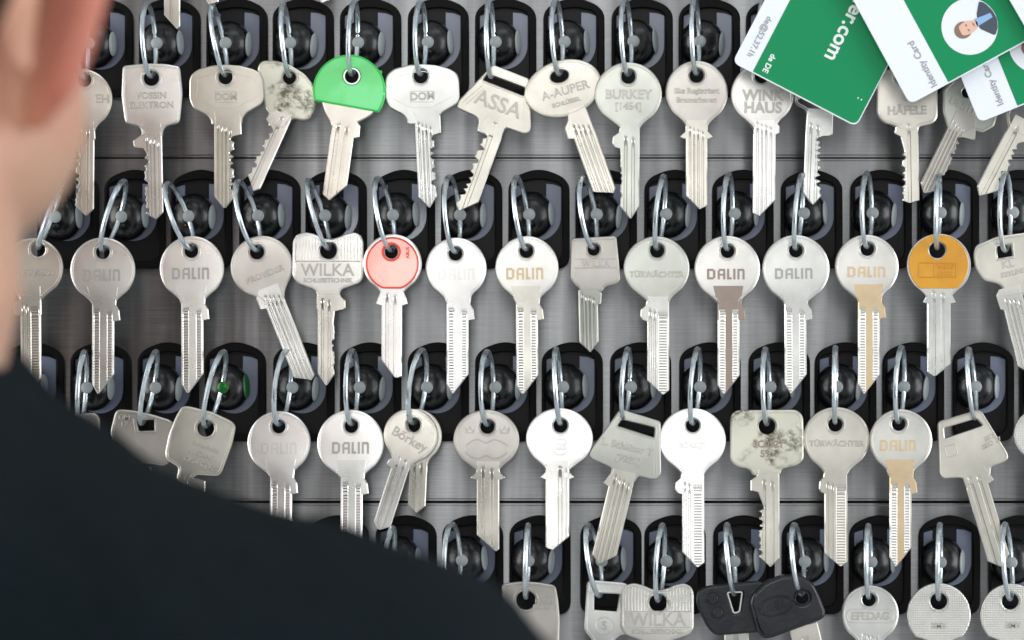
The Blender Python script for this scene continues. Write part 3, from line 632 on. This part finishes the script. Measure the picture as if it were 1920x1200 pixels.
key('', 'second round key hanging straight behind the doubled pinkish key', 3, 0, None, (779,797), (784,888), (781,961), 33,
    ('c',778,817,51,51,-12), (0,13,13), sh=[(-36,-16,17),(-1,-16,17)], gro='two', m='warm', seed=56, d=110)
def crown(bm, loc, F):
    pts = []
    for i in range(60):
        t = 2*math.pi*i/60; r = 1-.30*math.sin(t)**2*abs(math.sin(t))
        x = 912+40*math.cos(t); y = 842+ (20*math.sin(t))*(1-.42*math.exp(-((x-912)/10)**2)); pts.append((*loc((x, y))[:2], F))
    wire(bm, pts, 1.3)
    for cx in (881, 946):
        wire(bm, [(*loc((cx+a, 803+b))[:2], F) for a, b in ((-9,-3),(-5,6),(0,-4),(5,6),(9,-3),(7,9),(-7,9))], 1.1)
key('key with two embossed crowns', 'brownish round key with two embossed crowns and a peanut-shaped panel', 3, 926, (913,656), (914,800), (915,899), (915,1033), 42,
    ('c',912,824,62,56,-16), (15,30,3), sh=wings(42,12), gro='two', extra=crown, m='dark', mb='warm', seed=57)
def logo(bm, loc, F): wire(bm, [(x, y, F) for x, y in circle(*loc((1051,838))[:2], 15, 15, 24)], 1.0)
key('white shiny key with a round emblem', 'glaring white round key with a small round emblem and dark groove', 3, 1052, (1042,651), (1051,798), (1045,898), (1045,1030), 44,
    ('c',1049,822,63,57,-16), (-9,3,24), sh=wings(42,11), gro='dark', extra=logo, txt=[('GS',1051,838,18)], m='bright', mb='nick', seed=58, tx=-3.2, ty=-1)
def lips(bm, loc, F):
    for a, b in (((1226,830),(1226,890)),((1231,832),(1231,890))): wire(bm, [(*loc(a)[:2],F),(*loc(b)[:2],F)], .9, False)
key('slotted key tilted left in the third row', 'grey-green angular key with a wide slot, swinging left, between two glaring white keys', 3, 1181, (1177,651,(1170,784)), (1170,788), (1163,916), (1129,1058), 45,
    ('p',[(1160,770),(1168,768),(1239,790),(1240,888),(1233,898),(1222,899),(1197,893),(1188,908),(1142,898),(1146,878),(1137,873),(1107,860),(1104,852),(1110,840)],5), (-6,14,22),
    sh=[(-34,-22,22),(-24,-24,22),(-1,-34,22)], gro='multi', holes=[[(1166,787),(1227,802),(1226,820),(1158,798)]], rim=False, extra=lips, txt=[('L. Schlüter T',1176,838,19,0,.4),('[PR21]',1178,862,17,0,.4)], m='olive', mb='beige', seed=59, d=122)
key('plain glaring white key', 'glaring white round key with almost invisible text, left of the stained square key', 3, 1312, (1308,651), (1299,798), (1299,926), (1299,1063), 41,
    ('c',1298,825,63,60,-34), (8,28,8), sh=bulge(41,12), gro='dd', txt=[('BÖRKEY',1299,836,15,0,.2)], m='bright', mb='bright', seed=60, tx=-4.0, ty=-2, hr=12.5)
def stained(bm, loc, F): wire(bm, [(x, y, F) for x, y in circle(*loc((1393,790))[:2], 9, 9, 20)], .8)
key('stained square key', 'square-headed key with black speckled stain and stamped number', 3, 1443, (1435,651), (1438,799), (1441,922), (1441,1062), 40,
    ('p',[(1369,780),(1380,769),(1494,768),(1506,780),(1507,862),(1494,873),(1466,879),(1462,892),(1410,892),(1406,880),(1380,875),(1368,864)],9), (3,18,16), sh=[(-42,-20,20),(-30,-22,20),(-22,-34,20),(-3,-34,20)],
    bit=('L',24,130,11), gro='two', hr=15.5, extra=stained, txt=[('3C0521',1440,833,18,0,.5),('59',1434,851,18,0,.5)], m='grim', mb='beige', lett='brown', seed=61, d=122, tx=-1)
key('beige round key right of the stained one', 'beige round key with faint text, between the stained square key and an orange-lettered one', 3, 1568, (1566,648), (1566,796), (1567,925), (1567,1062), 43,
    ('c',1568,823,63,60,-34), (9,24,8), sh=bulge(42,10), gro='dd', txt=[('TÜRWÄCHTER',1568,832,15,0,.3)], m='beige', mb='beige', seed=62, d=116)
dkey('orange-lettered key left of the tilted slotted one', 'round silver key with orange block letters, left of the slotted key swinging right', 3, 1696, (1690,648), (1685,795), 1689,826,59, (1688,925),(1688,1062), (1685,835,72,21), 'brass', 'brass', d=126)
def rslot(bm, loc, F): wire(bm, [(*loc(p)[:2], F) for p in roundp([(1770,838),(1790,832),(1795,852),(1775,858)],1)], 1.0)
key('slotted key swinging right in the third row', 'angular beige key with a wide slot, swinging right, right of the orange-lettered key', 3, 1828, (1816,651,(1828,784)), (1828,788), (1832,912), (1877,1062), 42,
    ('p',[(1757,797),(1760,790),(1830,769),(1840,770),(1888,848),(1891,858),(1884,866),(1858,876),(1856,898),(1812,912),(1806,898),(1798,896),(1768,898),(1760,890)],5), (0,16,18),
    sh=[(-34,-22,24),(-1,-20,34)], gro='two', holes=[[(1770,803),(1830,785),(1842,798),(1772,822)]], rim=True, rimk=3, hring=False, extra=rslot, txt=[('BKS',1865-10,820,13,10),('ISEO 17',1858,831,12,10)], m='beige', mb='beige', seed=63, d=120)
key('beaded key edge at the right picture edge', 'round beaded key of which only the left rim enters the picture', 3, 1955, (1945,652), (1950,795), (1952,900), (1952,1030), 40,
    ('c',1951,815,51,49,-28), m='knurl', seed=64)

# --- bottom row
fob(4, 738, 'black ball fob peeping over the middle of the shoulder'); ring(4, 738, (736,986), (722,1125), 'zinc ring of which only the top shows over the shoulder')
fob(4, 864, 'black ball fob half sunk behind the shoulder, below the crowned key'); ring(4, 864, (847,979), (850,1125), 'zinc ring half hidden behind the shoulder, below the crowned key')
def kcut(short, label, dx, rt, hole, bowc, m, **k):
    return key(short, label, 4, dx, rt, hole, (hole[0]+2, hole[1]+128), (hole[0]+2, hole[1]+262), 40, bowc, m=m, **k)
kcut('brown key cut by the shoulder', 'brownish key with a big round hole, its left half behind the shoulder', 991, (990,981,(986,1120)), (986,1125), ('p',[(940,1095),(975,1090),(1006,1091),(1042,1097),(1047,1125),(1050,1160),(1048,1240),(1030,1250),(950,1250)],8), 'dark',
     hr=18, txt=[('1104 15',1020,1127,11,0,.7),('FRANCE',1020,1138,11,0,.7)], seed=70)
def em2(bm, loc, F): wire(bm, [(x, y, F) for x, y in circle(*loc((1133,1173))[:2], 16, 16, 24)], 1.3)
kcut('white key with a four-cornered hole', 'shiny pale key with a four-cornered hole and emblem, partly under the striped key', 1125, (1103,981,(1124,1117)), (1124,1120), ('p',[(1100,1093),(1106,1087),(1170,1092),(1185,1100),(1190,1190),(1165,1190),(1152,1200),(1150,1235),(1115,1235),(1110,1200),(1095,1182),(1095,1170)],6), 'cool',
     holes=[[(1115,1112),(1161,1114),(1156,1146),(1114,1143)]], hring=False, extra=em2, txt=[('S',1133,1173,22)], seed=71, d=112, tx=-1)
kcut('striped key in the bottom row', 'broad striped key with serif letters on a darker bar, left of the black car keys', 1246, (1242,981), (1234,1130), ('p',[(616+(x-616)*1.03+617,y+658) for x,y in WIL],6), 'nick', hr=16.5, extra=wilka(617,657,True),
     txt=[('WILKA',1233,1162,34,0,.4),('SCHLIESSTECHNIK',1233,1184,12,0,.3)], seed=72, d=124)
def remote():
    hole = (1377,1119); root = empty('car_key', Matrix.Translation(at(*hole, 120)) @ FLAT)
    tag(root, 'black remote key with two round buttons and a metal triangle eye', 'car key', 'black plastic car keys')
    def loc(p): return (p[0]-hole[0], hole[1]-p[1])+tuple(p[2:])
    tri = roundp([loc(p) for p in ((1363,1110),(1391,1109),(1386,1146),(1375,1149))], 4)
    bm = bmesh.new(); plate(bm, [roundp([loc(p) for p in ((1303,1128),(1306,1108),(1326,1098),(1420,1089),(1436,1092),(1436,1184),(1345,1191),(1334,1186),(1322,1170))], 9), tri], 22, 5, br=3)
    link('case', bm, M['fob'], root, KS, True)
    bm = bmesh.new(); wire(bm, [(x, y, 10) for x, y in tri], 2.0); link('triangle_eye', bm, M['nick'], root, KS, True)
    for c in ((1336,1121),(1345,1148)):
        bm = bmesh.new(); p = loc(c); plate(bm, [circle(p[0], p[1], 9.5, 9.5, 24)], 4, 1.3, z=11.5, br=2); wire(bm, [(x,y,11) for x,y in circle(p[0],p[1],12,12,24)], 1.0); link('button', bm, M['fob'], root, KS, True)
    bm = bmesh.new(); blade(bm, 4, 72, 205, 46, [(-14,-23,23)], (0,16,16), None, 'one', None, 9, 5, 60); link('blade', bm, [M['olive']]*2, root, KS)
    fob(4, 1376, 'black ball fob above the remote key with two buttons'); ring(4, 1376, (1363,980), (1377,1114), 'zinc wire ring through the triangle eye of the remote key')
remote()
def carkey():
    hole = (1503,1120); root = empty('car_key', Matrix.Translation(at(*hole, 138)) @ FLAT @ Matrix.Rotation(R(14),4,'Z'))
    tag(root, 'chunky black car key with a rough oval emblem, lying over the remote key', 'car key', 'black plastic car keys')
    c, s = math.cos(R(14)), math.sin(R(14))
    def loc(p): a, b = p[0]-hole[0], hole[1]-p[1]; return (a*c+b*s, -a*s+b*c)+tuple(p[2:])
    out = roundp([loc(p) for p in ((1404,1128),(1410,1112),(1434,1090),(1466,1077),(1500,1077),(1524,1092),(1537,1118),(1548,1148),(1542,1160),(1444,1196),(1429,1196),(1418,1180))], 10)
    bm = bmesh.new(); plate(bm, [out, circle(0,0,11,11,24)], 30, 8, br=4); wire(bm, [(x,y,14.5) for x,y in circle(0,0,13,13,24)], 2.0)
    link('case', bm, M['fob'], root, KS, True)
    bm = bmesh.new(); p = loc((1454,1135)); wire(bm, [(x,y,15) for x,y in circle(p[0],p[1],32,17,30,0,0)], 1.6); text(bm, 'DAEWO', p[0], p[1], 20, 15.2, 0, 1, .8); link('emblem', bm, M['fob'], root, KS, True)
    bm = bmesh.new(); blade(bm, -10, 74, 210, 54, [(-22,-27,27)], (0,16,16), None, 'one', None, 9, 6, 70); link('blade', bm, [M['beige']]*2, root, KS)
    fob(4, 1506, 'black ball fob above the chunky black car key'); ring(4, 1506, (1489,980), (1503,1114), 'zinc wire ring holding the chunky black car key')
carkey()
def efe(bm, loc, F):
    wire(bm, [(x, y, F) for x, y in roundp([loc(p)[:2] for p in ((1588,1142),(1675,1142),(1675,1167),(1588,1167))], 12)], 1.1)
kcut('small round key right of the car keys', 'small bright round key with framed letters, right of the black car keys', 1633, (1628,982), (1629,1124), ('c',1631,1151,54,54,-38), 'cool', hr=12.5, extra=efe, txt=[('EFEDAG',1632,1155,20,0,.6)], seed=73,
     sh=[(-64,-18,18),(-45,-18,18),(-1,-18,28)], ys=58)
kcut('left of two diamond-patterned keys', 'round key with diamond-patterned face, left one of two at the lower right', 1764, (1762,980), (1760,1127), ('c',1760,1153,60,60,-52), 'knurl', hr=15.5, txt=[('BMV',1760,1173,15,0,.5)], seed=74, rim=False)
kcut('right of two diamond-patterned keys', 'round diamond-patterned key cut off by the right and bottom picture edges', 1897, (1884,979), (1894,1127), ('c',1896,1153,59,59,-52), 'knurl', hr=15.5, txt=[('BMV',1899,1172,15,0,.5)], seed=75, rim=False)

# ---------------------------------------------------------------- identity cards
def card(label, corner, ang, d, wst, side, parts, W=262, H=412, tilt=(0,0)):
    """corner: photo position of the lower left corner; u along the short edge, v up the long edge"""
    root = empty('identity_card', Matrix.Translation(at(corner[0], corner[1], d)) @ FLAT @ Matrix.Rotation(R(tilt[0]),4,'X') @ Matrix.Rotation(R(tilt[1]),4,'Y') @ Matrix.Rotation(R(ang),4,'Z'))
    tag(root, label, 'identity card', 'green and white identity cards')
    k = S*(DP-d)/DP
    bm = bmesh.new(); plate(bm, [roundp([(0,0),(W,0),(W,H),(0,H)], 15, 6)], 4, .6); link('card_body', bm, M['card'], root, k, True)
    bm = bmesh.new(); plate(bm, [roundp([(wst,2.5,.1),(W-2,2.5,14),(W-2,H-3,14),(wst,H-3,.1)], 14, 6)], 1.0, .1, z=1.9); link('green_print', bm, M['cgreen'], root, k)
    parts(root, k)
def c1(root, k):
    bm = bmesh.new(); text(bm, 'ifer.com', 160, 88, 40, 2.6, -90, .12, .9, 0, 'RIGHT'); text(bm, 'de DE', 62, 30, 15, 2.6, -90, .12, .3)
    for x in (240, 247): box(bm, x-1, x+1, 48, 51, 2.3, 2.7)
    link('printed_text', bm, M['cwhite'], root, k)
    bm = bmesh.new(); text(bm, 'de@52.37.1h', 23, 66, 15.5, 2.3, -90, .12, .1); link('code_text', bm, M['cgrey'], root, k)
card('green and white card at the left of the cards, with large white letters', (1373,117), -27.5, 205, 42, 'L', c1)
def portrait(root, k, cx, cy, z=2.75, r=53):
    def disc(pts, m, zz, name):
        b = bmesh.new(); plate(b, [pts], .5, .05, z=zz); return link(name, b, M[m], root, k)
    f = bmesh.new(); plate(f, [circle(cx, cy, r, r, 60)], .5, .05, z=z); o = link('portrait_photo', f, M['card'], root, k)
    # head lies to the left (turned a quarter), suit to the right
    a = [(cx+22,cy+14),(cx+38,cy+34),(cx+46,cy+25),(cx+51.5,cy+8),(cx+52,cy-10),(cx+46,cy-26),(cx+34,cy-38),(cx+14,cy-12)]
    disc(roundp(a,5), 'suitp', z+.6, 'portrait_suit'); disc([(cx+12,cy-7),(cx+14,cy+8),(cx+46,cy+4),(cx+46,cy-5)], 'shirtp', z+1.1, 'portrait_shirt')
    disc(circle(cx-14,cy,17,16,30), 'hairp', z+.6, 'portrait_hair'); disc(roundp([(cx-20,cy-10),(cx-20,cy+10),(cx-4,cy+13),(cx+10,cy+8),(cx+16,cy+4),(cx+16,cy-5),(cx+9,cy-10),(cx-4,cy-13)],6), 'skinp', z+1.1, 'portrait_face')
    b = bmesh.new()
    for yy in (-5,5): plate(b, [circle(cx-5,cy+yy,1.4,2.4,10)], .4, .05, z=z+1.6)
    plate(b, [circle(cx+8,cy,1.2,4.5,12)], .4, .05, z=z+1.6); link('portrait_features', b, M['hairp'], root, k)
def c2(root, k):
    portrait(root, k, 168, 75, r=53)
    bm = bmesh.new(); text(bm, 'Identity Card', 57, 55, 18, 2.3, 90, .12, .15); link('printed_text', bm, M['cgrey'], root, k)
card('white and green card with a round portrait photo, lying over its neighbours', (1706,196), 28.5, 228, 83, 'L', c2)
def c3(root, k):
    portrait(root, k, 155, 95)
    bm = bmesh.new(); text(bm, 'Identity Card', 50, 60, 17, 2.3, 90, .12, .15); link('printed_text', bm, M['cgrey'], root, k)
card('lowest card, its white strip with small grey words, tucked under the portrait card', (1836,230), 22, 212, 78, 'L', c3)
def c4(root, k):
    bm = bmesh.new(); text(bm, 'Identity Card', 50, 60, 17, 2.3, 90, .12, .15); link('printed_text', bm, M['cgrey'], root, k)
card('card of which a white edge enters at the top right picture corner', (1962,120), 30, 246, 78, 'L', c4)

# ---------------------------------------------------------------- the person at the left, out of focus
DPn = 2160.0   # depth of the person in photo pixels (0.45 m before the panel)
def pm(px, py, d=DPn): return at(px, py, d)
HC = Vector((-.1925, -.45, .100)); yaw = R(15)
fw = Vector((math.sin(yaw), math.cos(yaw), 0)); rt = Vector((math.cos(yaw), -math.sin(yaw), 0)); up = Vector((0,0,1))
def hp(a, b, c): return HC+rt*a+fw*b+up*c
def ell(bm, c, r, frame=None, seg=28):
    g = bmesh.ops.create_uvsphere(bm, u_segments=seg, v_segments=seg//2, radius=1); F_ = frame or (rt, fw, up)
    for v in g['verts']: v.co = c+F_[0]*(v.co.x*r[0])+F_[1]*(v.co.y*r[1])+F_[2]*(v.co.z*r[2])
def tube(bm, pts, rads, seg=14):
    prev = None
    for i, p in enumerate(pts):
        dirv = (pts[min(i+1, len(pts)-1)]-pts[max(i-1, 0)]).normalized(); a = dirv.orthogonal().normalized(); b = dirv.cross(a)
        if prev is not None:
            a = (prev-dirv*prev.dot(dirv)).normalized(); b = dirv.cross(a)
        prev = a
        row = [bm.verts.new(p+a*rads[i]*math.cos(2*math.pi*k/seg)+b*rads[i]*math.sin(2*math.pi*k/seg)) for k in range(seg)]
        if i:
            for k in range(seg): bm.faces.new((last[k], last[(k+1)%seg], row[(k+1)%seg], row[k]))
        else: bm.faces.new(list(reversed(row)))
        last = row
    bm.faces.new(last)
def remesh(o, vox, smooth=6, fac=.5):
    m = o.modifiers.new('r', 'REMESH'); m.mode = 'VOXEL'; m.voxel_size = vox; m.use_smooth_shade = True
    s = o.modifiers.new('s', 'SMOOTH'); s.iterations = smooth; s.factor = fac
    bpy.context.view_layer.update(); dg = bpy.context.evaluated_depsgraph_get()
    me = bpy.data.meshes.new_from_object(o.evaluated_get(dg)); o.modifiers.clear(); old = o.data; mats = [x for x in old.materials]; o.data = me
    me.materials.clear()
    for x in mats: me.materials.append(x)
    me.shade_smooth(); return me
bm = bmesh.new()
ell(bm, hp(0,-.012,.030), (.076,.096,.088)); ell(bm, hp(0,.018,-.020), (.065,.072,.085)); ell(bm, hp(0,.045,-.072), (.046,.042,.040))
for s_ in (-1, 1):
    ell(bm, hp(s_*.0485,.015,-.044), (.026,.043,.036)); ell(bm, hp(s_*.043,.056,-.012), (.022,.022,.024)); ell(bm, hp(s_*.031,.082,.018), (.014,.012,.010))
    tube(bm, [hp(s_*.020,.088,.032), hp(s_*.045,.074,.034)], [.007,.006])
tube(bm, [hp(0,.088,.02), hp(0,.104,-.008), hp(0,.108,-.02)], [.008,.011,.013]); ell(bm, hp(0,.088,-.047), (.022,.010,.006)); ell(bm, hp(0,.086,-.056), (.020,.010,.006))
# neck and upper chest (inside the jacket)
nb = Vector((-.2035,-.455,-.12))
tube(bm, [hp(0,-.02,-.03), HC+Vector((0,-.01,-.09)), nb+Vector((0,0,.05)), nb, nb+Vector((0,0,-.12))], [.064,.064,.057,.060,.10], 24)
ell(bm, nb+Vector((0,.01,-.16)), (.15,.09,.10), (Vector((1,0,0)),Vector((0,1,0)),up))
# ears
EAR = {}
for s_ in (-1, 1):
    ec = hp(s_*.081, -.006, -.012)
    er = (rt*s_*.66-fw*.75).normalized(); ef = (fw*.66+rt*s_*.75).normalized(); eu = (up+rt*s_*.24).normalized()      # the ear flares outwards and back
    def ep(a, c, o_=0): return ec+er*(a)+eu*c+ef*o_
    hel = []
    for i in range(17):
        t = R(-115+i*(250/16)); hel.append(ep(.0135+.0145*math.cos(t), .036*math.sin(t)+.004, 0))
    tube(bm, hel, [.0038]*3+[.0042]*11+[.004]*3, 10)
    tube(bm, [ep(.004,.022), ep(.015,.012), ep(.017,-.008), ep(.010,-.024)], [.0035,.0042,.0045,.005], 10)   # antihelix
    ell(bm, ep(.010,.002,-.003), (.016,.0030,.030), (er, ef, eu)); ell(bm, ep(.0075,-.029), (.0105,.0048,.012), (er, ef, eu))       # shell and lobe
    EAR[s_] = ec
body = link('person', bm, M['skin']); tag(body, 'person seen blurred from behind, dark suit, short hair, reddish ear, facing the keys', 'person')
me = remesh(body, .0019, 4)
ca = me.color_attributes.new('tone', 'FLOAT_COLOR', 'POINT')
for i, v in enumerate(me.vertices):
    q = v.co-HC; a, b, c = q.dot(rt), q.dot(fw), q.z
    base = Vector((.66,.36,.25)); ear = Vector((.62,.235,.17)); stub = Vector((.42,.29,.21))
    e = 0
    if abs(a) > .070: e = min(1, max(0, (abs(a)-.072)/.012))
    s2 = min(1, max(0, (-c-.020)/.05))*min(1, max(0, (b+.03)/.05))
    col = base.lerp(stub, s2*.75).lerp(ear, e)
    n_ = math.sin(v.co.x*190)*math.sin(v.co.z*170+1.3)*math.sin(v.co.y*150)*.05
    ca.data[i].color = (col.x*(1+n_), col.y*(1+n_), col.z*(1+n_), 1)
# hair cap
bm = bmesh.new(); ell(bm, hp(0,-.016,.032), (.088,.105,.100), None, 64)
def hair_out(q):
    a, b, c = q.dot(rt), q.dot(fw), q.z
    lim = -.052 if b < -.018 else (.004+ (b+.018)*1.2)
    return c < lim or b > .07
bmesh.ops.delete(bm, geom=[v for v in bm.verts if hair_out(v.co-HC)], context='VERTS')
bmesh.ops.solidify(bm, geom=bm.faces[:], thickness=.006)
for v in bm.verts: v.co += Vector((random.uniform(-1,1),random.uniform(-1,1),random.uniform(-1,1)))*.0008
link('hair', bm, M['hair'], body, None, True)
# jacket: lofted shoulders and torso
top = [(-2150,1700),(-2070,1300),(-1950,1140),(-1750,1050),(-1400,930),(-1150,830),(-1000,740),(-900,690),(-560,590),(-90,580),(-30,610),(5,650),(36,712),(72,755),(115,780),(195,808),(300,852),(400,893),(520,940),(620,968),(700,993),(820,1037),(900,1072),(950,1104),(968,1140),(985,1185),(1000,1260),(1015,1400),(1030,1700)]
bm = bmesh.new(); last = None; n = 40
for i, (px, py) in enumerate(top):
    P = pm(px, py); bot = pm(px, 2700).z
    cxn = -560; f = min(1, abs(px-cxn)/1640.0); hd = .112*(1-f**4)+.045*(f**4)
    yc = -.45
    row = []
    zt = P.z; h = zt-bot
    for k in range(n):
        t = 2*math.pi*k/n; cs, sn = math.cos(t), math.sin(t)
        yy = hd*math.copysign(abs(sn)**.9, sn)
        ztop = zt-(1-math.sqrt(max(0, 1-min(1,abs(yy/hd))**2.2)))*.085 if cs >= 0 else bot
        row.append(bm.verts.new((P.x, yc+yy, ztop if cs >= 0 else bot)))
    if last:
        for k in range(n): bm.faces.new((last[k], last[(k+1)%n], row[(k+1)%n], row[k]))
    else: bm.faces.new(list(reversed(row)))
    last = row
bm.faces.new(last)
for s_ in (1, -1):
    X0 = pm(-560,0).x; X = pm(700,0).x-X0
    tube(bm, [Vector((X0+s_*X, -.45, pm(0,1230).z)), Vector((X0+s_*(X+.012), -.45, pm(0,1500).z)), Vector((X0+s_*(X+.022), -.44, pm(0,2300).z)), Vector((X0+s_*(X+.028), -.42, pm(0,3000).z))], [.040,.062,.056,.05], 20)
# collar roll round the neck
tube(bm, [nb+Vector((.078*math.cos(R(t)), .070*math.sin(R(t)), .012*(-math.sin(R(t)))-.002)) for t in range(-250, 71, 16)], [.012]*21, 10)
jk = link('suit_jacket', bm, M['suit'], body); jme = remesh(jk, .0055, 8)
from mathutils import noise as mnoise
for v in jme.vertices:
    q = v.co; v.co = q+v.normal*(.0065*mnoise.noise(Vector((q.x*22, q.y*12, q.z*9)))+.0018*mnoise.noise(q*60))
